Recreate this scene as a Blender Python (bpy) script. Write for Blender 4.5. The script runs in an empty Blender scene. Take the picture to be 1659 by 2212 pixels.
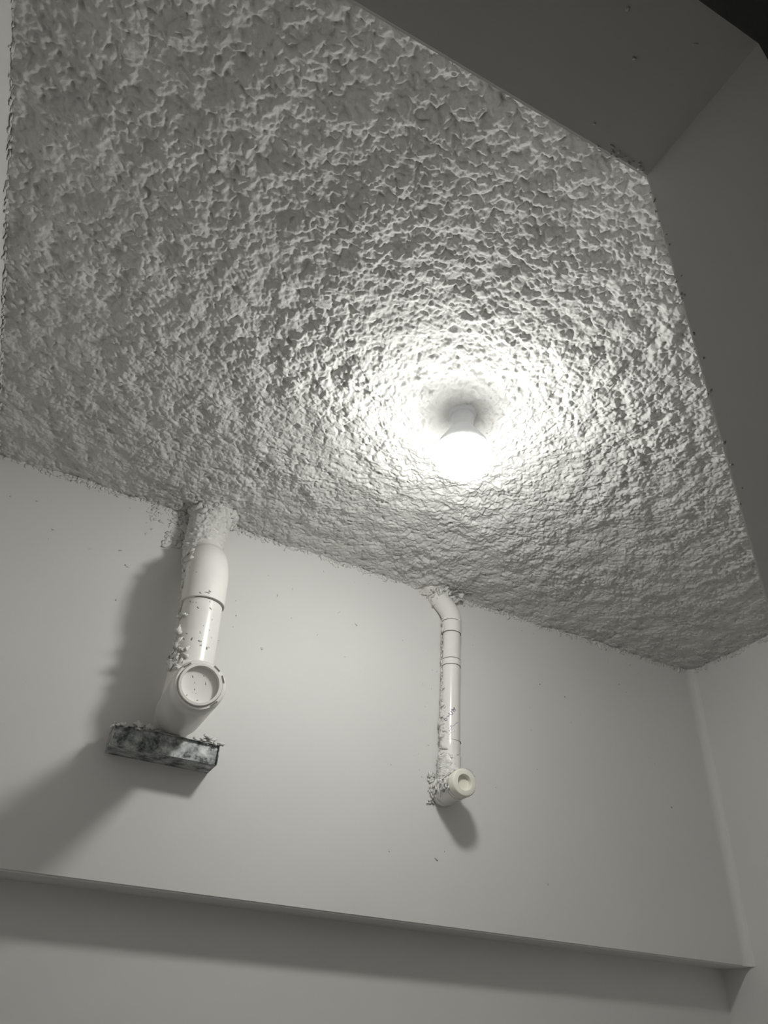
import bpy, bmesh, math, random
import numpy as np
from mathutils import Vector, Matrix

random.seed(7)
rng = np.random.default_rng(11)
scene = bpy.context.scene
col = scene.collection

# ------------------------------------------------------------------ camera
EYE = 1.45                       # height of the lens above the floor (m)
FPX = 1594.4                     # focal length in pixels of the 1659x2212 frame
yaw, pitch, roll = 0.42417535, 0.6319708, 0.07321557
fw = Vector((math.sin(yaw) * math.cos(pitch), math.cos(yaw) * math.cos(pitch), math.sin(pitch)))
rt0 = Vector((math.cos(yaw), -math.sin(yaw), 0))
up0 = rt0.cross(fw)
rt = rt0 * math.cos(roll) + up0 * math.sin(roll)
up = -rt0 * math.sin(roll) + up0 * math.cos(roll)
cam_data = bpy.data.cameras.new('camera')
cam = bpy.data.objects.new('camera', cam_data)
col.objects.link(cam)
m = Matrix((rt, up, -fw)).transposed().to_4x4()
m.translation = Vector((0, 0, EYE))
cam.matrix_world = m
cam_data.sensor_fit = 'VERTICAL'
cam_data.sensor_height = 36.0
cam_data.lens = FPX * 36.0 / 2212.0
cam_data.clip_start = 0.02
scene.camera = cam

# ------------------------------------------------------------------ world, exposure, lamp strength
world = bpy.data.worlds.new('World')
scene.world = world
world.use_nodes = True
world.node_tree.nodes['Background'].inputs[0].default_value = (0.02, 0.022, 0.02, 1)
world.node_tree.nodes['Background'].inputs[1].default_value = 0.0
vs = scene.view_settings
vs.view_transform = 'Standard'
vs.look = 'None'
vs.exposure = 0.0
vs.gamma = 1.0
vs.use_curve_mapping = False
LAMP = 124.0                     # emission strength of the bulb's diffuser
scene.cycles.max_bounces = 8
scene.cycles.diffuse_bounces = 5


# ------------------------------------------------------------------ materials
def nodes_of(name):
    mt = bpy.data.materials.new(name)
    mt.use_nodes = True
    nt = mt.node_tree
    return mt, nt, nt.nodes['Principled BSDF']


def painted(name, color, rough, scale, var, bump_scale, bump, dist=0.002, metallic=0.0, spec=0.5, detail=4.0):
    mt, nt, b = nodes_of(name)
    tc = nt.nodes.new('ShaderNodeTexCoord')
    n1 = nt.nodes.new('ShaderNodeTexNoise')
    n1.inputs['Scale'].default_value = scale
    n1.inputs['Detail'].default_value = 4
    nt.links.new(tc.outputs['Object'], n1.inputs['Vector'])
    rp = nt.nodes.new('ShaderNodeValToRGB')
    rp.color_ramp.elements[0].position = 0.3
    rp.color_ramp.elements[1].position = 0.7
    rp.color_ramp.elements[0].color = tuple(c * (1 - var) for c in color) + (1,)
    rp.color_ramp.elements[1].color = tuple(min(1, c * (1 + var)) for c in color) + (1,)
    nt.links.new(n1.outputs['Fac'], rp.inputs['Fac'])
    nt.links.new(rp.outputs['Color'], b.inputs['Base Color'])
    b.inputs['Roughness'].default_value = rough
    b.inputs['Metallic'].default_value = metallic
    b.inputs['Specular IOR Level'].default_value = spec
    if bump:
        n2 = nt.nodes.new('ShaderNodeTexNoise')
        n2.inputs['Scale'].default_value = bump_scale
        n2.inputs['Detail'].default_value = detail
        nt.links.new(tc.outputs['Object'], n2.inputs['Vector'])
        bp = nt.nodes.new('ShaderNodeBump')
        bp.inputs['Strength'].default_value = bump
        bp.inputs['Distance'].default_value = dist
        nt.links.new(n2.outputs['Fac'], bp.inputs['Height'])
        nt.links.new(bp.outputs['Normal'], b.inputs['Normal'])
    return mt


M_WALL = painted('wall_paint', (0.71, 0.704, 0.69), 0.55, 2.3, 0.025, 14.0, 0.25, 0.004, spec=0.25)
M_SPRAY = painted('sprayed_plaster', (0.62, 0.617, 0.60), 0.95, 9.0, 0.08, 210.0, 0.65, 0.0024, spec=0.1)
M_FLECK = painted('plaster_fleck', (0.71, 0.705, 0.685), 0.9, 60.0, 0.08, 400.0, 0.5, 0.002, spec=0.1)
M_PVC = painted('white_pvc', (0.80, 0.785, 0.755), 0.24, 22.0, 0.03, 40.0, 0.06, 0.001)
M_PVC2 = painted('cream_pvc', (0.78, 0.76, 0.68), 0.3, 25.0, 0.03, 40.0, 0.06, 0.001)
M_DIRT = painted('grey_dirt', (0.20, 0.195, 0.18), 0.9, 80.0, 0.2, 0, 0)
M_INK = painted('purple_ink', (0.16, 0.12, 0.24), 0.6, 300.0, 0.35, 0, 0)
M_INK2 = painted('faded_purple_ink', (0.42, 0.38, 0.47), 0.6, 300.0, 0.2, 0, 0)
M_LAMPBODY = painted('lamp_plastic', (0.78, 0.79, 0.81), 0.45, 12.0, 0.03, 0, 0)
M_FLOOR = painted('floor_screed', (0.40, 0.39, 0.37), 0.8, 6.0, 0.15, 60.0, 0.3)
M_HALL = painted('hall_paint', (0.66, 0.665, 0.64), 0.8, 2.0, 0.05, 14.0, 0.2)


def make_galv():
    mt, nt, b = nodes_of('galvanised_steel')
    tc = nt.nodes.new('ShaderNodeTexCoord')
    v = nt.nodes.new('ShaderNodeTexVoronoi')
    v.inputs['Scale'].default_value = 240
    n = nt.nodes.new('ShaderNodeTexNoise')
    n.inputs['Scale'].default_value = 38
    n.inputs['Detail'].default_value = 6
    nt.links.new(tc.outputs['Object'], v.inputs['Vector'])
    nt.links.new(tc.outputs['Object'], n.inputs['Vector'])
    mx = nt.nodes.new('ShaderNodeMath')
    mx.operation = 'MULTIPLY_ADD'
    nt.links.new(v.outputs['Color'], mx.inputs[0])
    mx.inputs[1].default_value = 0.16
    nt.links.new(n.outputs['Fac'], mx.inputs[2])
    rp = nt.nodes.new('ShaderNodeValToRGB')
    rp.color_ramp.elements[0].position = 0.42
    rp.color_ramp.elements[0].color = (0.075, 0.088, 0.082, 1)
    rp.color_ramp.elements[1].position = 0.78
    rp.color_ramp.elements[1].color = (0.64, 0.655, 0.65, 1)
    nt.links.new(mx.outputs[0], rp.inputs['Fac'])
    nt.links.new(rp.outputs['Color'], b.inputs['Base Color'])
    b.inputs['Metallic'].default_value = 0.35
    b.inputs['Roughness'].default_value = 0.55
    return mt


M_GALV = make_galv()


def make_glow():
    mt, nt, b = nodes_of('lit_diffuser')
    b.inputs['Base Color'].default_value = (0.9, 0.9, 0.9, 1)
    b.inputs['Emission Color'].default_value = (1.0, 1.0, 0.965, 1)
    b.inputs['Emission Strength'].default_value = LAMP
    return mt


M_GLOW = make_glow()


# ------------------------------------------------------------------ mesh helpers (room frame: camera over x=0, y=0; heights given from the lens)
def tag(o, label=None, cat=None, kind=None, group=None):
    if label:
        o['label'] = label
    if cat:
        o['category'] = cat
    if kind:
        o['kind'] = kind
    if group:
        o['group'] = group
    return o


def link(name, mesh, mat, parent=None):
    o = bpy.data.objects.new(name, mesh)
    col.objects.link(o)
    if mat:
        mesh.materials.append(mat)
    if parent:
        o.parent = parent
        o.matrix_parent_inverse = Matrix.Translation(-parent.location)
    return o


def raw(name, verts, faces, mat, parent=None, smooth=False):
    me = bpy.data.meshes.new(name)
    me.from_pydata([(x, y, z + EYE) for x, y, z in verts], [], faces)
    me.update()
    bm = bmesh.new()
    bm.from_mesh(me)
    bmesh.ops.recalc_face_normals(bm, faces=bm.faces)
    bm.to_mesh(me)
    bm.free()
    if smooth:
        me.polygons.foreach_set('use_smooth', [True] * len(me.polygons))
    return link(name, me, mat, parent)


def empty(name, loc):
    o = bpy.data.objects.new(name, None)
    o.empty_display_size = 0.05
    o.location = (loc[0], loc[1], loc[2] + EYE)
    col.objects.link(o)
    return o


BOXF = [(0, 3, 2, 1), (4, 5, 6, 7), (0, 1, 5, 4), (1, 2, 6, 5), (2, 3, 7, 6), (3, 0, 4, 7)]


def boxv(x0, x1, y0, y1, z0, z1):
    return [(x0, y0, z0), (x1, y0, z0), (x1, y1, z0), (x0, y1, z0), (x0, y0, z1), (x1, y0, z1), (x1, y1, z1), (x0, y1, z1)]


def box(name, b, mat, parent=None, bevel=0.0, seg=2):
    o = raw(name, boxv(*b), BOXF, mat, parent)
    if bevel:
        bm = bmesh.new()
        bm.from_mesh(o.data)
        bmesh.ops.bevel(bm, geom=bm.edges[:], offset=bevel, segments=seg, affect='EDGES', profile=0.6)
        bm.to_mesh(o.data)
        bm.free()
    return o


def frame_of(d):
    d = np.array(d, float)
    d /= np.linalg.norm(d)
    a = np.array([0, 0, 1.0]) if abs(d[2]) < 0.9 else np.array([1.0, 0, 0])
    u = np.cross(a, d)
    u /= np.linalg.norm(u)
    return d, u, np.cross(d, u)


def lathe(name, origin, axis, prof, mat, parent=None, n=56, closed=False):
    """profile of (distance along the axis, radius) turned about the axis"""
    d, u, w = frame_of(axis)
    o = np.array(origin, float)
    vs_, fs = [], []
    for t, r in prof:
        for k in range(n):
            a = 2 * math.pi * k / n
            vs_.append(tuple(o + d * t + (u * math.cos(a) + w * math.sin(a)) * r))
    for i in range(len(prof) - 1):
        for k in range(n):
            k2 = (k + 1) % n
            fs.append((i * n + k, i * n + k2, (i + 1) * n + k2, (i + 1) * n + k))
    if closed:
        i = len(prof) - 1
        for k in range(n):
            k2 = (k + 1) % n
            fs.append((i * n + k, i * n + k2, k2, k))
    else:
        fs.append(tuple(range(n - 1, -1, -1)))
        fs.append(tuple((len(prof) - 1) * n + k for k in range(n)))
    ob = raw(name, vs_, fs, mat, parent, smooth=True)
    sharpen(ob)
    return ob


def sharpen(ob, ang=0.6):
    bm = bmesh.new()
    bm.from_mesh(ob.data)
    for e in bm.edges:
        if len(e.link_faces) == 2 and e.calc_face_angle(0) > ang:
            e.smooth = False
    bm.to_mesh(ob.data)
    bm.free()


def tube(name, pts, rad, mat, parent=None, n=40, cap=True):
    """round tube through the points, one radius per point"""
    P = np.array(pts, float)
    vs_, fs = [], []
    prev = None
    for i in range(len(P)):
        t = P[min(i + 1, len(P) - 1)] - P[max(i - 1, 0)]
        d = t / np.linalg.norm(t)
        if prev is None:
            d, u, w = frame_of(d)
        else:
            u = prev - d * prev.dot(d)
            u /= np.linalg.norm(u)
            w = np.cross(d, u)
        prev = u
        r = rad[i] if hasattr(rad, '__len__') else rad
        for k in range(n):
            a = 2 * math.pi * k / n
            vs_.append(tuple(P[i] + (u * math.cos(a) + w * math.sin(a)) * r))
    for i in range(len(P) - 1):
        for k in range(n):
            k2 = (k + 1) % n
            fs.append((i * n + k, i * n + k2, (i + 1) * n + k2, (i + 1) * n + k))
    if cap:
        fs.append(tuple(range(n - 1, -1, -1)))
        fs.append(tuple((len(P) - 1) * n + k for k in range(n)))
    ob = raw(name, vs_, fs, mat, parent, smooth=True)
    sharpen(ob, 0.7)
    return ob


def arc(p0, p1, p2, n=9):
    p0, p1, p2 = map(np.array, (p0, p1, p2))
    return [tuple((1 - t) ** 2 * p0 + 2 * t * (1 - t) * p1 + t * t * p2) for t in np.linspace(0, 1, n)]


# icosahedron for plaster crumbs
G = (1 + 5 ** 0.5) / 2
ICO = np.array([(-1, G, 0), (1, G, 0), (-1, -G, 0), (1, -G, 0), (0, -1, G), (0, 1, G), (0, -1, -G), (0, 1, -G),
                (G, 0, -1), (G, 0, 1), (-G, 0, -1), (-G, 0, 1)]) / math.sqrt(1 + G * G)
ICOF = np.array([(0, 11, 5), (0, 5, 1), (0, 1, 7), (0, 7, 10), (0, 10, 11), (1, 5, 9), (5, 11, 4), (11, 10, 2), (10, 7, 6), (7, 1, 8),
                 (3, 9, 4), (3, 4, 2), (3, 2, 6), (3, 6, 8), (3, 8, 9), (4, 9, 5), (2, 4, 11), (6, 2, 10), (8, 6, 7), (9, 8, 1)])


def split_ico(V0, F0):
    V1, F1, cache = [tuple(v) for v in V0], [], {}

    def midp(i, j):
        k = (min(i, j), max(i, j))
        if k not in cache:
            p = (np.array(V1[i]) + np.array(V1[j])) / 2
            V1.append(tuple(p / np.linalg.norm(p)))
            cache[k] = len(V1) - 1
        return cache[k]
    for a, b, c in F0:
        ab, bc, ca = midp(a, b), midp(b, c), midp(c, a)
        F1 += [(a, ab, ca), (b, bc, ab), (c, ca, bc), (ab, bc, ca)]
    return np.array(V1), np.array(F1)


ICO2, ICOF2 = split_ico(ICO, ICOF)


def crumbs(name, items, mat, parent=None, flat=0.45, stretch=1.6):
    """many irregular plaster crumbs pressed onto a surface, one mesh: items = (point, normal, size)"""
    V, F = [], []
    base = 0
    for p, nrm, s in items:
        d, u, w = frame_of(nrm)
        a = rng.uniform(0, 6.283)
        u2, w2 = u * math.cos(a) + w * math.sin(a), -u * math.sin(a) + w * math.cos(a)
        I0, F0 = (ICO2, ICOF2) if s > 0.0035 else (ICO, ICOF)
        low = 1 + 0.45 * np.sin(I0 @ rng.normal(0, 2.2, 3) + rng.uniform(0, 6))
        k = I0 * (low * rng.uniform(0.62, 1.3, len(I0)))[:, None]
        st = rng.uniform(1.0, stretch)
        B = np.outer(k[:, 0] * st, u2) + np.outer(k[:, 1] / st ** 0.5, w2) + np.outer(k[:, 2] * flat * rng.uniform(0.6, 1.5), d)
        V.append(np.array(p) + B * s + d * s * flat * 0.25)
        F.append(F0 + base)
        base += len(I0)
    V = np.concatenate(V)
    F = np.concatenate(F)
    V[:, 2] += EYE
    me = bpy.data.meshes.new(name)
    me.from_pydata(V.tolist(), [], F.tolist())
    me.polygons.foreach_set('use_smooth', [True] * len(F))
    me.update()
    o = link(name, me, mat, parent)
    o['kind'] = 'stuff'
    return o


# ------------------------------------------------------------------ numeric noise for the sprayed ceiling
def lattice(seed):
    r = np.random.default_rng(seed)
    a = r.uniform(0, 2 * np.pi, (256, 256))
    return np.cos(a), np.sin(a)


def gnoise(x, y, seed):
    gx, gy = lattice(seed)
    xi = np.floor(x).astype(int)
    yi = np.floor(y).astype(int)
    xf, yf = x - xi, y - yi
    u = xf ** 3 * (xf * (xf * 6 - 15) + 10)
    v = yf ** 3 * (yf * (yf * 6 - 15) + 10)

    def g(ix, iy, dx, dy):
        ix &= 255
        iy &= 255
        return gx[ix, iy] * dx + gy[ix, iy] * dy
    a = g(xi, yi, xf, yf)
    b = g(xi + 1, yi, xf - 1, yf)
    c = g(xi, yi + 1, xf, yf - 1)
    d = g(xi + 1, yi + 1, xf - 1, yf - 1)
    return 1.5 * ((a * (1 - u) + b * u) * (1 - v) + (c * (1 - u) + d * u) * v)


def coat(name, center, radius, z0, z1, a0, a1, cover, thick, seed, mat, parent, nz=150, na=70, freq=70.0):
    """smeared plaster on an upright pipe: a patch of lumpy skin, kept only where cover(z, angle) plus noise is positive"""
    zz = np.linspace(z0, z1, nz)
    aa = np.linspace(a0, a1, na)
    Zg, Ag = np.meshgrid(zz, aa, indexing='ij')
    R0 = np.vectorize(radius)(Zg)
    arcl = Ag * R0
    n1 = gnoise(arcl * freq + 50, Zg * freq + 50, seed)
    n2 = gnoise(arcl * freq * 2.3 + 20, Zg * freq * 2.3 + 20, seed + 1)
    n3 = np.abs(gnoise(arcl * freq * 4 + 20, Zg * freq * 4 + 20, seed + 2))
    c = np.vectorize(cover)(Zg, Ag) + 0.75 * n1 + 0.4 * n2
    T = np.where(c > 0, thick * (0.25 + np.clip(c, 0, 1.4) ** 0.7 * (0.55 + 0.9 * np.abs(n2) + 0.8 * n3)), -0.0012)
    V_, F_ = [], []
    for i in range(nz):
        cx_, cy_ = center(zz[i])
        for j in range(na):
            r = R0[i, j] + T[i, j]
            V_.append((cx_ - math.sin(aa[j]) * r, cy_ - math.cos(aa[j]) * r, zz[i]))
    for i in range(nz - 1):
        for j in range(na - 1):
            if max(c[i, j], c[i + 1, j], c[i, j + 1], c[i + 1, j + 1]) > 0:
                F_.append((i * na + j, i * na + j + 1, (i + 1) * na + j + 1, (i + 1) * na + j))
    used = sorted({k for f in F_ for k in f})
    mp = {k: i for i, k in enumerate(used)}
    o = raw(name, [V_[k] for k in used], [tuple(mp[k] for k in f) for f in F_], mat, parent, smooth=True)
    o['kind'] = 'stuff'
    return o


def cells(x, y, seed):
    """rounded clumps: a dome over each scattered cell point, of varying height, with creases between"""
    r = np.random.default_rng(seed)
    jx, jy, jh = r.random((256, 256)), r.random((256, 256)), r.uniform(0.35, 1.0, (256, 256))
    xi = np.floor(x).astype(int)
    yi = np.floor(y).astype(int)
    best = np.full(x.shape, -9.0)
    for dx in (-1, 0, 1):
        for dy in (-1, 0, 1):
            a, b = (xi + dx) & 255, (yi + dy) & 255
            d2 = (x - xi - dx - jx[a, b]) ** 2 + (y - yi - dy - jy[a, b]) ** 2
            best = np.maximum(best, jh[a, b] - 1.1 * d2)
    return np.clip(best, -0.4, 1)


# ------------------------------------------------------------------ the room
D = 1.80            # back wall
ZC = 1.205          # ceiling
ZF = -EYE           # floor
XL0, XL1 = -0.372, -0.298     # left wall at the door and at the back
XR = 2.105
YD0, YD1 = 0.120, 0.261       # door wall, outer and inner face
ZN = 0.258                    # lower edge of the thick upper wall
YN = D + 0.105                # face of the recessed lower wall
LX, LY, LZ = 0.659, 1.058, 1.053   # the bulb

# ceiling: real relief of the sprayed plaster
STEP = 0.0018
xs = np.arange(-0.40, XR + 0.012, STEP)
ys = np.arange(YD1 - 0.005, D + 0.010, STEP)
X, Y = np.meshgrid(xs, ys, indexing='ij')
wx = X + 0.006 * gnoise(X * 55, Y * 55, 1) + 0.0016 * gnoise(X * 130, Y * 130, 21)
wy = Y + 0.006 * gnoise(X * 55 + 9, Y * 55, 2) + 0.0016 * gnoise(X * 130, Y * 130, 22)
big = gnoise(X * 4.5, Y * 4.5, 3) + 1.15 * gnoise(wx * 13, wy * 13, 4)
mid = gnoise(wx * 27, wy * 27, 5)
lump = np.abs(gnoise(wx * 62, wy * 62, 6))
lump2 = np.abs(gnoise(wx * 105 + 3, wy * 105, 7))
flake = np.abs(gnoise(wx * 190, wy * 190, 8))
pit = np.clip(gnoise(wx * 40 + 7, wy * 40, 9) - 0.42, 0, 1) + 0.75 * np.clip(gnoise(wx * 85 + 3, wy * 85, 19) - 0.36, 0, 1)
rough = np.clip(0.95 + 0.5 * gnoise(X * 5 + 5, Y * 5, 10) + 0.55 * np.clip(1.1 - Y, -0.3, 0.8), 0.5, 1.8)   # laid on coarser towards the door
c1 = cells(wx * 84, wy * 84, 51)
c2 = cells(wx * 150 + 4, wy * 150, 52)
h = 0.0052 * big + rough * (0.0056 * mid + 0.0050 * c1 + 0.0032 * c2 + 0.0028 * lump2 + 0.0022 * flake) - 0.016 * pit
for ax in (0, 1):            # take off the sharpest teeth
    h = 0.15 * np.roll(h, 1, ax) + 0.7 * h + 0.15 * np.roll(h, -1, ax)
h -= h.mean()
nx, ny = X.shape
V = np.stack([X, Y, ZC + EYE - h], -1).reshape(-1, 3).astype(np.float32)
idx = np.arange(nx * ny).reshape(nx, ny)
Q = np.stack([idx[:-1, :-1], idx[:-1, 1:], idx[1:, 1:], idx[1:, :-1]], -1).reshape(-1, 4)
me = bpy.data.meshes.new('ceiling')
me.vertices.add(len(V))
me.vertices.foreach_set('co', V.ravel())
me.loops.add(Q.size)
me.loops.foreach_set('vertex_index', Q.ravel().astype(np.int32))
me.polygons.add(len(Q))
me.polygons.foreach_set('loop_start', (np.arange(len(Q)) * 4).astype(np.int32))
me.polygons.foreach_set('loop_total', np.full(len(Q), 4, np.int32))
me.polygons.foreach_set('use_smooth', np.ones(len(Q), bool))
me.update(calc_edges=True)
me.validate()
ceil = link('ceiling', me, M_SPRAY)
tag(ceil, 'rough white sprayed plaster ceiling, lumpy and flaky, around the glowing bulb', 'ceiling', 'structure')


def ceil_z(x, y):
    i = min(max(int(round((x - xs[0]) / STEP)), 0), nx - 1)
    j = min(max(int(round((y - ys[0]) / STEP)), 0), ny - 1)
    return ZC - float(h[i, j])


wb = box('wall_back', (XL1 - 0.10, XR + 0.02, D, D + 0.25, ZN, ZC + 0.06), M_WALL)
bm = bmesh.new()
bm.from_mesh(wb.data)
es = [e for e in bm.edges if all(abs(v.co.y - D) < 1e-4 and abs(v.co.z - ZN - EYE) < 1e-4 for v in e.verts)]
bmesh.ops.bevel(bm, geom=es, offset=0.004, segments=3, affect='EDGES')
for v in bm.verts:      # the edge runs a little out of level, as built
    if v.co.z < 2.0:
        v.co.z += -0.010 + 0.0085 * (v.co.x + 0.3)
bm.to_mesh(wb.data)
bm.free()
tag(wb, 'smooth white painted upper back wall that carries the two pipes', 'wall', 'structure')
wl = box('wall_lower', (XL1 - 0.10, XR + 0.02, YN, YN + 0.15, ZF, ZN + 0.02), M_WALL)
tag(wl, 'recessed white lower back wall in the shadow of the thick upper wall', 'wall', 'structure')
wlf = raw('wall_left', [(XL0, YD1, ZF), (XL1 - 0.004, YN, ZF), (XL1 - 0.15, YN, ZF), (XL0 - 0.12, YD1, ZF),
                        (XL0, YD1, ZC + 0.06), (XL1 - 0.004, YN, ZC + 0.06), (XL1 - 0.15, YN, ZC + 0.06), (XL0 - 0.12, YD1, ZC + 0.06)], BOXF, M_WALL)
tag(wlf, 'plain white painted side wall seen as a sliver at the left edge', 'wall', 'structure')
wr = raw('wall_right', [(XR - 0.02, YD1, ZF), (XR + 0.12, YD1, ZF), (XR + 0.12, YN, ZF), (XR, YN, ZF),
                        (XR - 0.02, YD1, ZC + 0.06), (XR + 0.12, YD1, ZC + 0.06), (XR + 0.12, YN, ZC + 0.06), (XR, YN, ZC + 0.06)], BOXF, M_WALL)
tag(wr, 'plain white painted side wall beyond the doorway at the right edge', 'wall', 'structure')

# rounded plaster fillet in the right-hand corner
fp = []
for k in range(7):
    a = math.pi / 2 * k / 6
    fp.append((XR - 0.030 + 0.030 * math.sin(a) - 0.001, D - 0.030 + 0.030 * math.cos(a)))
fp += [(XR + 0.01, D + 0.01)]
nf = len(fp)
fv = [(x, y, ZN + 0.012) for x, y in fp] + [(x, y, ZC + 0.01) for x, y in fp]
ff = [(i, (i + 1) % nf, nf + (i + 1) % nf, nf + i) for i in range(nf)] + [tuple(range(nf)), tuple(range(2 * nf - 1, nf - 1, -1))]
tr = raw('trim_1', fv, ff, M_WALL, None)
tag(tr, 'soft rounded plaster fillet down the corner of the back and right walls', 'trim', 'structure')

# door wall with the opening the photograph is taken through
XJ0, XJ1, ZL = -0.300, 0.381, 0.733
outl = [(-1.25, ZF), (XJ0, ZF), (XJ0, ZL), (XJ1, ZL), (XJ1, ZF), (XR + 0.12, ZF), (XR + 0.12, ZC + 0.20), (-1.25, ZC + 0.20)]
no = len(outl)
v_ = [(x, YD0, z) for x, z in outl] + [(x, YD1, z) for x, z in outl]
me = bpy.data.meshes.new('wall_front')
bm = bmesh.new()
bv = [bm.verts.new((x, y, z + EYE)) for x, y, z in v_]
bm.faces.new(bv[:no])
bm.faces.new(bv[no:][::-1])
for i in range(no):
    j = (i + 1) % no
    bm.faces.new((bv[i], bv[no + i], bv[no + j], bv[j]))
bmesh.ops.recalc_face_normals(bm, faces=bm.faces)
es = []
for e in bm.edges:
    a, b = e.verts
    if abs(a.co.y - b.co.y) < 1e-6 and a.co.y > 0.2:
        mid_ = (a.co + b.co) / 2
        if XJ0 - 1e-3 < mid_.x < XJ1 + 1e-3 and mid_.z < ZL + EYE + 1e-3 and mid_.z > 0.01:
            es.append(e)
bmesh.ops.bevel(bm, geom=es, offset=0.0035, segments=3, affect='EDGES')
bmesh.ops.triangulate(bm, faces=[f for f in bm.faces if len(f.verts) > 4])
bm.to_mesh(me)
bm.free()
wfr = link('wall_front', me, M_WALL)
tag(wfr, 'shaded doorway wall with lintel and jamb at the upper right', 'wall', 'structure')

fl = box('floor', (-1.25, XR + 0.12, -1.5, YN + 0.15, ZF - 0.10, ZF), M_FLOOR)
tag(fl, 'dull grey screed floor below the frame', 'floor', 'structure')
hc = box('ceiling_hall', (-1.25, XR + 0.12, -1.5, YD0, ZC + 0.10, ZC + 0.20), M_HALL)
tag(hc, 'dark ceiling of the unlit hall outside the doorway', 'ceiling', 'structure')
for nm, b, lb in (('wall_hall_back', (-1.25, XR + 0.12, -1.6, -1.5, ZF, ZC + 0.2), 'unlit hall wall behind the viewer'),
                  ('wall_hall_left', (-1.35, -1.25, -1.6, YD1, ZF, ZC + 0.2), 'unlit hall wall to the left of the viewer'),
                  ('wall_hall_right', (XR + 0.12, XR + 0.22, -1.6, YD1, ZF, ZC + 0.2), 'unlit hall wall to the right of the viewer')):
    tag(box(nm, b, M_HALL), lb, 'wall', 'structure')

# ------------------------------------------------------------------ the lamp
lamp = empty('light_bulb', (LX, LY, ZC))
tag(lamp, 'glowing white bulb in a holder on the rough ceiling', 'lamp')
zt = ceil_z(LX, LY)
lathe('ceiling_rose', (LX, LY, ZC + 0.012), (0, 0, -1), [(0, 0.031), (0.018, 0.031), (0.022, 0.030), (0.024, 0.026)], M_LAMPBODY, lamp, 40)
lathe('holder', (LX, LY, ZC - 0.010), (0, 0, -1), [(0, 0.025), (0.004, 0.026), (0.040, 0.024), (0.043, 0.021), (0.046, 0.014)], M_LAMPBODY, lamp, 40)
RB, A0 = 0.063, -12.0
lathe('bulb_base', (LX, LY, ZC - 0.050), (0, 0, -1), [(0, 0.0240), (0.006, 0.0270), (0.024, 0.0400), (0.046, 0.0535), (0.062, 0.0590), (0.0685, 0.0598)], M_LAMPBODY, lamp, 44)
dome = []
for k in range(11):
    a = math.radians(A0 + (90 - A0) * k / 10)
    dome.append((0.88 * RB * (math.sin(a) - math.sin(math.radians(A0))), max(RB * math.cos(a), 0.002)))
lathe('diffuser', (LX, LY, ZC - 0.1183), (0, 0, -1), dome, M_GLOW, lamp, 28)

# ------------------------------------------------------------------ the big waste pipe on the left
PX, PY = 0.285, 1.666
big_pipe = empty('waste_pipe', (PX + 0.014, D, 0.624))
tag(big_pipe, 'thick white plastic waste pipe with round cleanout plug above the metal channel', 'pipe')
# the tee comes out of the wall and dips a little towards the room; its open end holds the plug
TA = np.array((0.300, D + 0.03, 0.628))
TB = np.array((0.2815, 1.486, 0.5985))
TL = float(np.linalg.norm(TB - TA))
TD = (TB - TA) / TL
lathe('tee', TA, TD, [(0, 0.0500), (0.085, 0.0500), (0.087, 0.0550), (0.092, 0.0560), (TL - 0.060, 0.0560), (TL - 0.056, 0.0564), (TL - 0.018, 0.0562), (TL - 0.012, 0.0540), (TL - 0.006, 0.0515), (TL - 0.006, 0.0470), (TL - 0.03, 0.0470)], M_PVC, big_pipe, 64)
plug = lathe('cleanout_plug', TA + TD * (TL - 0.032), TD, [(0, 0.0462), (0.028, 0.0462), (0.031, 0.0445), (0.031, 0.0392), (0.029, 0.0390), (0.0210, 0.0384), (0.0205, 0.0370), (0.0205, 0.001)], M_PVC, big_pipe, 64)
_, TU, TW = frame_of(TD)
for a in (0.45, 0.98, 2.35, 5.55):       # grip notches in the collar around the plug
    d0 = TU * math.cos(a) + TW * math.sin(a)
    t0 = -TU * math.sin(a) + TW * math.cos(a)
    vs0 = []
    for yy in (TL - 0.0075, TL - 0.0045):
        for (rr, tt) in ((0.0475, -0.008), (0.0478, 0.008), (0.0508, 0.008), (0.0505, -0.008)):
            vs0.append(tuple(TA + TD * yy + d0 * rr + t0 * tt))
    raw('grip_notch', vs0, BOXF, M_DIRT, plug)
RZ0 = 0.615
tube('branch_socket', [(PX + 0.005, PY, RZ0), (PX + 0.003, PY, RZ0 + 0.082), (PX + 0.003, PY, RZ0 + 0.085)], [0.0548, 0.0548, 0.053], M_PVC, big_pipe, 56)
tube('riser', [(PX + 0.004, PY, RZ0 + 0.06), (PX - 0.008, PY, 0.90)], 0.0490, M_PVC, big_pipe, 56)
c0, c1 = np.array((PX - 0.0070, PY, 0.866)), np.array((PX - 0.011, PY + 0.001, 0.930))
pp = [tuple(c0), tuple(c0 + (c1 - c0) * 0.02)] + arc(tuple(c1), (PX - 0.014, PY + 0.002, 0.972), (PX - 0.016, PY + 0.040, 1.010), 9) + [(PX - 0.0163, PY + 0.045, 1.015)]
tube('bend', pp, [0.0535, 0.0548] + [0.0548] * 9 + [0.0510], M_PVC, big_pipe, 56)
tube('joint_ring', [tuple(c0 + np.array((0, 0, -0.0012))), tuple(c0 + np.array((0, 0, 0.004)))], [0.0508, 0.0528], M_DIRT, big_pipe, 56)
up_pts = [(PX - 0.015, PY + 0.030, 1.000)] + arc((PX - 0.017, PY + 0.060, 1.030), (PX - 0.019, PY + 0.104, 1.074), (PX - 0.018, PY + 0.106, 1.135), 7) + [(PX - 0.017, PY + 0.106, 1.225)]
tube('upper_pipe', up_pts, 0.0475, M_PVC, big_pipe, 56)


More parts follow.
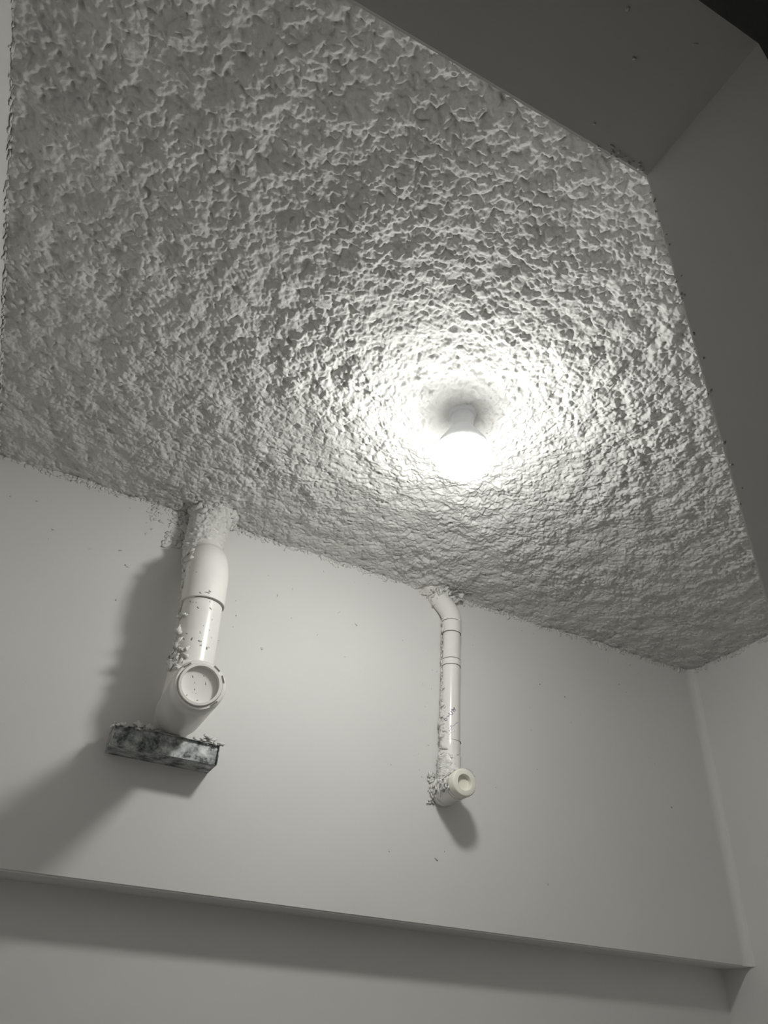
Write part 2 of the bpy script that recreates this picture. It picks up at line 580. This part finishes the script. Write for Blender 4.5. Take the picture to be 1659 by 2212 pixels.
def big_c(z):
    if z > 1.0:
        return float(np.interp(z, [p[2] for p in up_pts], [p[0] for p in up_pts])), float(np.interp(z, [p[2] for p in up_pts], [p[1] for p in up_pts]))
    if z > 0.866:
        return PX - 0.007 - (z - 0.866) * 0.06, PY + max(0, z - 0.935) * 0.50
    return PX + 0.004 - (z - 0.675) * 0.055, PY


def big_r(z):
    return 0.0475 if z > 1.03 else (0.0548 if z > 0.866 else 0.0490)


def on_riser(z, ang, off=0.0):
    cx_, cy_ = big_c(z)
    nrm = np.array([-math.sin(ang), -math.cos(ang), 0])
    return np.array([cx_, cy_, z]) + nrm * (big_r(z) + off), nrm


# smeared plaster: thick at the top, a strip down the left flank (angle from the room side, positive to the left)
coat('plaster_smear', big_c, big_r, 0.955, 1.205, -1.9, 2.7,
     lambda z, a: (z - 1.055) * 11 + (a - 0.3) * 0.55, 0.0075, 31, M_FLECK, big_pipe, 150, 90, 34.0)
coat('plaster_smear', big_c, big_r, 0.675, 0.864, 0.6, 2.8,
     lambda z, a: (a - 1.42) * 1.2 - abs(z - 0.75) * 1.5 - (0.5 if z > 0.83 else 0), 0.0050, 41, M_FLECK, big_pipe, 120, 60, 60.0)
coat('plaster_smear', big_c, big_r, 0.872, 1.02, 0.2, 2.6,
     lambda z, a: (a - 1.45) * 1.1 + (z - 0.97) * 9, 0.0050, 45, M_FLECK, big_pipe, 90, 60, 60.0)
items = []
for k in range(110):
    z = rng.uniform(0.69, 1.19)
    ang = rng.normal(1.85, 0.35) if z < 0.95 else rng.uniform(0.2, 2.4)
    if 0.86 < z < 0.95 and ang < 1.5:
        continue
    p, nrm = on_riser(z, ang)
    items.append((p, nrm, rng.uniform(0.002, 0.0065) * (1.35 if z > 0.97 else 1)))
for k in range(150):            # heap where the pipe runs into the ceiling
    ang = rng.uniform(-2.0, 2.6)
    t = abs(rng.normal(0, 1))
    p, nrm = on_riser(1.205 - 0.016 * t, ang, 0.012 * max(0, 1 - t) + 0.002)
    items.append((p, nrm + np.array([0, 0, -0.7]), rng.uniform(0.005, 0.012)))
for k in range(46):             # heap in the fork between tee and riser
    p, nrm = on_riser(rng.uniform(0.68, 0.73), rng.uniform(0.5, 1.9), rng.uniform(0, 0.006))
    items.append((p, nrm, rng.uniform(0.003, 0.008)))
for k in range(16):
    a = rng.uniform(1.4, 2.6)
    items.append((np.array([0.294, rng.uniform(1.70, 1.78), 0.622]) + np.array([math.cos(a), 0, math.sin(a)]) * 0.054, (math.cos(a), 0, math.sin(a)), rng.uniform(0.003, 0.006)))
for k in range(5):              # the stringy bits that throw the ragged shadow
    p, nrm = on_riser((1.015, 0.985, 0.775, 0.745, 0.695)[k], 1.15, 0.003)
    items.append((p, np.array(nrm), (0.011, 0.010, 0.008, 0.009, 0.013)[k]))
crumbs('plaster_spatter', items, M_FLECK, big_pipe, 0.7, 1.7)
items = []
for k in range(40):
    z = rng.uniform(0.73, 1.0)
    p, nrm = on_riser(z, rng.uniform(-0.7, 1.5))
    items.append((p, nrm, rng.uniform(0.0010, 0.0032)))
for k in range(11):
    a, r = rng.uniform(0, 6.28), 0.034 * rng.random() ** 0.5
    items.append((TA + TD * (TL - 0.0115) + (TU * math.cos(a) + TW * math.sin(a)) * r, TD, rng.uniform(0.0008, 0.0022)))
M_SPECK = painted('grey_speck', (0.40, 0.395, 0.37), 0.9, 80.0, 0.2, 0, 0)
crumbs('dirt_specks', items, M_SPECK, big_pipe, 0.12, 2.0)

# ------------------------------------------------------------------ galvanised channel under the big pipe
ch = empty('metal_channel', (0.281, D, 0.514))
tag(ch, 'short grey galvanised metal channel fixed to the wall under the thick pipe', 'bracket')
x0, x1, y0, z0, z1 = 0.160, 0.402, 1.722, 0.514, 0.560
box('front_plate', (x0 + 0.0015, x1 - 0.0015, y0 + 0.007, y0 + 0.0088, z0 + 0.0015, z1 - 0.0015), M_GALV, ch)
box('bottom_flange', (x0, x1, y0 + 0.0025, D, z0 - 0.0008, z0 + 0.0012), M_GALV, ch)
box('top_flange', (x0, x1, y0, D, z1 - 0.0014, z1), M_GALV, ch)
box('end_plate', (x0 - 0.0006, x0 + 0.0012, y0, D, z0, z1), M_GALV, ch)
box('end_plate', (x1 - 0.0012, x1 + 0.0006, y0, D, z0, z1), M_GALV, ch)
items = []
for k in range(170):
    xx = rng.uniform(x0 - 0.004, x1 + 0.004)
    if 0.245 < xx < 0.345:
        continue
    dens = 1.0 if 0.20 < xx < 0.26 or 0.33 < xx < 0.385 else 0.35
    if rng.random() > dens:
        continue
    items.append(((xx, y0 + rng.uniform(0.0, 0.03), z1 + rng.uniform(-0.004, 0.004) + (0.010 * rng.random() if dens == 1 else 0)), (0, -0.6, 0.8), rng.uniform(0.003, 0.008)))
crumbs('plaster_spatter', items, M_FLECK, ch, 0.6, 1.8)

# ------------------------------------------------------------------ the thin pipe on the right
QX, QY = 1.054, 1.767
RX, RZ = 1.046, 0.583
sp = empty('waste_pipe', (RX, D, RZ))
tag(sp, 'thin white plastic pipe with small end plug and purple handwriting', 'pipe')
lathe('tee', (RX, D + 0.03, RZ), (0, -1, 0), [(0, 0.0330), (0.034, 0.0330), (0.036, 0.0370), (0.052, 0.0370), (0.054, 0.0345), (0.105, 0.0345), (0.107, 0.0365), (0.113, 0.0365), (0.115, 0.0345), (0.122, 0.0345)], M_PVC, sp, 48)
lathe('end_plug', (RX, D + 0.03 - 0.120, RZ), (0, -1, 0), [(0, 0.0330), (0.005, 0.0330), (0.007, 0.0362), (0.027, 0.0362), (0.030, 0.0345), (0.031, 0.0330), (0.031, 0.0215), (0.030, 0.0205), (0.018, 0.0195), (0.0175, 0.018), (0.0175, 0.001)], M_PVC2, sp, 48)
tube('branch_socket', [(QX - 0.002, QY, RZ + 0.01), (QX - 0.002, QY, RZ + 0.090), (QX - 0.002, QY, RZ + 0.092), (QX - 0.001, QY, RZ + 0.130), (QX - 0.001, QY, RZ + 0.131)], [0.0310, 0.0310, 0.0290, 0.0290, 0.0270], M_PVC, sp, 44)
tube('riser', [(QX - 0.002, QY, RZ + 0.08), (QX + 0.002, QY, 1.06)], 0.0268, M_PVC, sp, 44)
tube('coupling', [(QX + 0.001, QY, 0.942), (QX + 0.001, QY, 0.943), (QX + 0.001, QY, 0.961), (QX + 0.001, QY, 0.962)], [0.0268, 0.0282, 0.0282, 0.0268], M_PVC, sp, 44)
ep = [(QX + 0.002, QY, 1.050), (QX + 0.002, QY, 1.051), (QX + 0.002, QY, 1.088), (QX + 0.002, QY, 1.089)]
er = [0.0268, 0.0290, 0.0290, 0.0300]
ea = arc((QX + 0.002, QY, 1.096), (QX + 0.001, QY, 1.128), (QX - 0.028, QY + 0.012, 1.160), 9)
tube('elbow', ep + ea + [(QX - 0.042, QY + 0.020, 1.180), (QX - 0.060, QY + 0.030, 1.220)], er + [0.0300] * 11, M_PVC, sp, 44)
for zz, rr in ((1.0895, 0.0296), (1.0500, 0.0288), (0.9415, 0.0276), (0.9625, 0.0276), (0.7135, 0.0286)):
    lathe('joint_ring', (QX + 0.001, QY, zz - 0.0007), (0, 0, 1), [(0, rr + 0.0006), (0.0014, rr + 0.0006), (0.0014, rr - 0.001), (0, rr - 0.001)], M_DIRT, sp, 40, closed=True)

items, dark = [], []
coat('plaster_smear', lambda z: (QX - 0.001, QY), lambda z: 0.0272, 0.650, 1.10, 0.75, 2.9,
     lambda z, a: (a - 1.75) * 1.0 + (0.55 if 0.72 < z < 0.80 else 0.0) - (0.35 if z > 0.86 else 0), 0.0032, 61, M_FLECK, sp, 240, 44, 85.0)
coat('plaster_smear', lambda z: (QX - 0.001, QY), lambda z: 0.0310, 0.600, 0.674, -1.4, 2.9,
     lambda z, a: (a - 0.5) * 0.5 + (0.655 - z) * 9, 0.0036, 71, M_FLECK, sp, 60, 60, 85.0)
for k in range(110):
    z = 0.64 + 0.54 * rng.random()
    ang = rng.normal(1.75, 0.42)
    if not 1.1 < ang < 2.6:
        continue
    if z > 0.82 and rng.random() < 0.55:
        continue
    nrm = np.array([-math.sin(ang), -math.cos(ang), 0])
    items.append((np.array([QX, QY, z]) + nrm * 0.0285, nrm, rng.uniform(0.0018, 0.0050) * (1.5 if z < 0.80 else 1)))
for k in range(150):            # flaky heap over the little tee
    a = rng.uniform(0.5, 3.6)
    yy = rng.uniform(1.70, 1.795)
    nrm = np.array([math.cos(a), 0, math.sin(a)])
    items.append((np.array([RX, yy, RZ]) + nrm * 0.036, nrm, rng.uniform(0.002, 0.0055)))
for k in range(26):             # loose flakes standing off the plug and behind the tee
    a = rng.uniform(0.6, 1.5)
    nrm = np.array([math.cos(a), -0.3, math.sin(a)])
    items.append((np.array([RX, 1.695, RZ]) + nrm * rng.uniform(0.034, 0.041), nrm, rng.uniform(0.0012, 0.0028)))
for k in range(40):
    items.append(((RX - 0.035 + rng.normal(0, 0.004), D - 0.003, RZ + rng.uniform(-0.034, 0.045)), (0, -1, 0), rng.uniform(0.002, 0.005)))
for k in range(70):
    items.append(((QX - 0.035 + rng.normal(0, 0.022), QY + rng.uniform(-0.02, 0.025), 1.178 + rng.normal(0, 0.012)), (0, -0.7, -0.7), rng.uniform(0.003, 0.008)))
crumbs('plaster_spatter', items, M_FLECK, sp, 0.55, 2.4)


def ink(strokes, mat, name, r):
    """pen strokes on the thin pipe: (arc length to the right of the room-facing line, height) pairs, one mesh of thin raised lines"""
    V, F = [], []
    for st in strokes:
        base = []
        for u_, v_ in st:
            a = u_ / 0.0270
            base.append((np.array([QX - 0.0005 + 0.0270 * math.sin(a), QY - 0.0270 * math.cos(a), v_]), np.array([math.sin(a), -math.cos(a), 0]), np.array([math.cos(a), math.sin(a), 0])))
        for i in range(len(base)):
            p, nrm, tg = base[i]
            q0 = np.array(st[max(i - 1, 0)])
            q1 = np.array(st[min(i + 1, len(st) - 1)])
            d = q1 - q0
            d = d / (np.linalg.norm(d) + 1e-9)
            side = tg * (-d[1]) + np.array([0, 0, 1]) * d[0]
            k = len(V)
            V += [tuple(p + side * r - nrm * 0.0004), tuple(p - side * r - nrm * 0.0004), tuple(p - side * r + nrm * 0.0003), tuple(p + side * r + nrm * 0.0003)]
            if i:
                for j in range(4):
                    F.append((k - 4 + j, k - 4 + (j + 1) % 4, k + (j + 1) % 4, k + j))
    return raw(name, V, F, mat, sp)


def glyph(shape, org, ang, size):
    c, s = math.cos(ang), math.sin(ang)
    return [[(org[0] + size * (x * c - y * s), org[1] + size * (x * s + y * c)) for x, y in st] for st in shape]


GL_U = [[(0, 1), (0, 0.35), (0.15, 0.08), (0.4, 0), (0.65, 0.08), (0.8, 0.35), (0.8, 1)]]
GL_O = [[(0.4 + 0.38 * math.cos(t), 0.45 + 0.45 * math.sin(t)) for t in np.linspace(0, 6.0, 14)]]
GL_D = [[(0, 0.5), (0.75, 0.5)]]
GL_W = [[(0, 1), (0.25, 0), (0.5, 0.7), (0.75, 0), (1.0, 1)], [(0.1, 0.9), (0.55, 0.5), (0.9, 0.95)]]
ANG = math.radians(48)
TX, TZ = -0.0255, 0.768
adv = lambda t: (TX + math.cos(ANG) * t, TZ + math.sin(ANG) * t)
ink(glyph(GL_O, adv(-0.003), ANG, 0.0090) + glyph(GL_D, adv(0.009), ANG, 0.0085) + glyph(GL_U, adv(0.019), ANG, 0.0105) + glyph(GL_W, adv(0.032), ANG, 0.0110), M_INK, 'handwriting', 0.00095)
ink([[(-0.020, 0.744), (-0.013, 0.752), (-0.006, 0.752), (0.002, 0.762), (0.010, 0.766)], [(-0.017, 0.736), (-0.011, 0.748), (-0.015, 0.753)], [(-0.024, 0.728), (-0.018, 0.738), (-0.013, 0.733), (-0.018, 0.726)],
     [(-0.012, 0.741), (-0.001, 0.738)], [(-0.026, 0.722), (-0.019, 0.727), (-0.014, 0.722)]], M_INK2, 'handwriting', 0.0009)

# ------------------------------------------------------------------ overspray on the walls
items = []
for k in range(900):            # ragged fringe where the ceiling meets the back wall
    x = rng.uniform(XL1, XR)
    t = abs(rng.normal(0, 0.009))
    near = math.exp(-((x - 0.17) / 0.12) ** 2)
    if near > 0.2 and rng.random() < near:
        t = abs(rng.normal(0, 0.030))
    items.append(((x, D, ZC + 0.004 - t), (0, -1, 0), rng.uniform(0.002, 0.0065) * (1.0 if t < 0.012 else 0.75)))
for k in range(75):             # stray flecks on the open wall
    x = rng.uniform(XL1 + 0.05, XR - 0.1)
    z = ZC - abs(rng.normal(0, 0.22))
    if z > ZN + 0.05:
        items.append(((x, D, z), (0, -1, 0), rng.uniform(0.0012, 0.003)))
for k in range(40):
    items.append(((QX - 0.06 + rng.normal(0, 0.025), D, rng.uniform(0.6, 1.05)), (0, -1, 0), rng.uniform(0.0008, 0.0018)))
for k in range(70):             # smear on the wall beside the top of the thick pipe
    items.append(((rng.uniform(0.160, 0.232), D, 1.205 - 0.13 * rng.random() ** 1.6), (0, -1, 0), rng.uniform(0.003, 0.008)))
crumbs('overspray', items, M_FLECK, wb, 0.28, 2.0)
items = []
for k in range(22):
    items.append(((rng.uniform(XL1 + 0.05, 1.9), D, rng.uniform(0.35, 1.1)), (0, -1, 0), rng.uniform(0.0012, 0.0028)))
crumbs('dirt_specks', items, M_SPECK, wb, 0.15, 2.0)
items = []
for k in range(260):
    y = rng.uniform(YD1, D)
    items.append(((XR - 0.02 + 0.02 * (y - YD1) / (YN - YD1), y, ZC + 0.004 - abs(rng.normal(0, 0.009))), (-1, 0, 0), rng.uniform(0.002, 0.006)))
crumbs('overspray', items, M_FLECK, wr, 0.35, 2.2)
items = []
for k in range(220):
    y = rng.uniform(YD1, D)
    items.append(((XL0 + (XL1 - XL0) * (y - YD1) / (YN - YD1), y, ZC + 0.004 - abs(rng.normal(0, 0.007))), (1, 0, 0), rng.uniform(0.002, 0.006)))
crumbs('overspray', items, M_FLECK, wlf, 0.35, 2.2)
items = []                      # flecks on the lintel and jamb edges
for k in range(16):
    t = abs(rng.normal(0, 0.035))
    items.append(((XJ1 - 0.004 - t, YD1 - 0.003 - abs(rng.normal(0, 0.005)), ZL - 0.0005), (0, 0.5, -1), rng.uniform(0.0008, 0.0018)))
for k in range(4):
    items.append(((rng.uniform(0.1, XJ1), rng.uniform(YD0 + 0.02, YD1), ZL), (0, 0, -1), rng.uniform(0.0008, 0.0022)))
for k in range(26):
    items.append(((XJ1, YD1 - 0.002 - abs(rng.normal(0, 0.003)), ZL - rng.random() * 0.42), (-1, 0, 0), rng.uniform(0.0005, 0.0014)))
crumbs('overspray', items, M_FLECK, wfr, 0.8, 2.2)
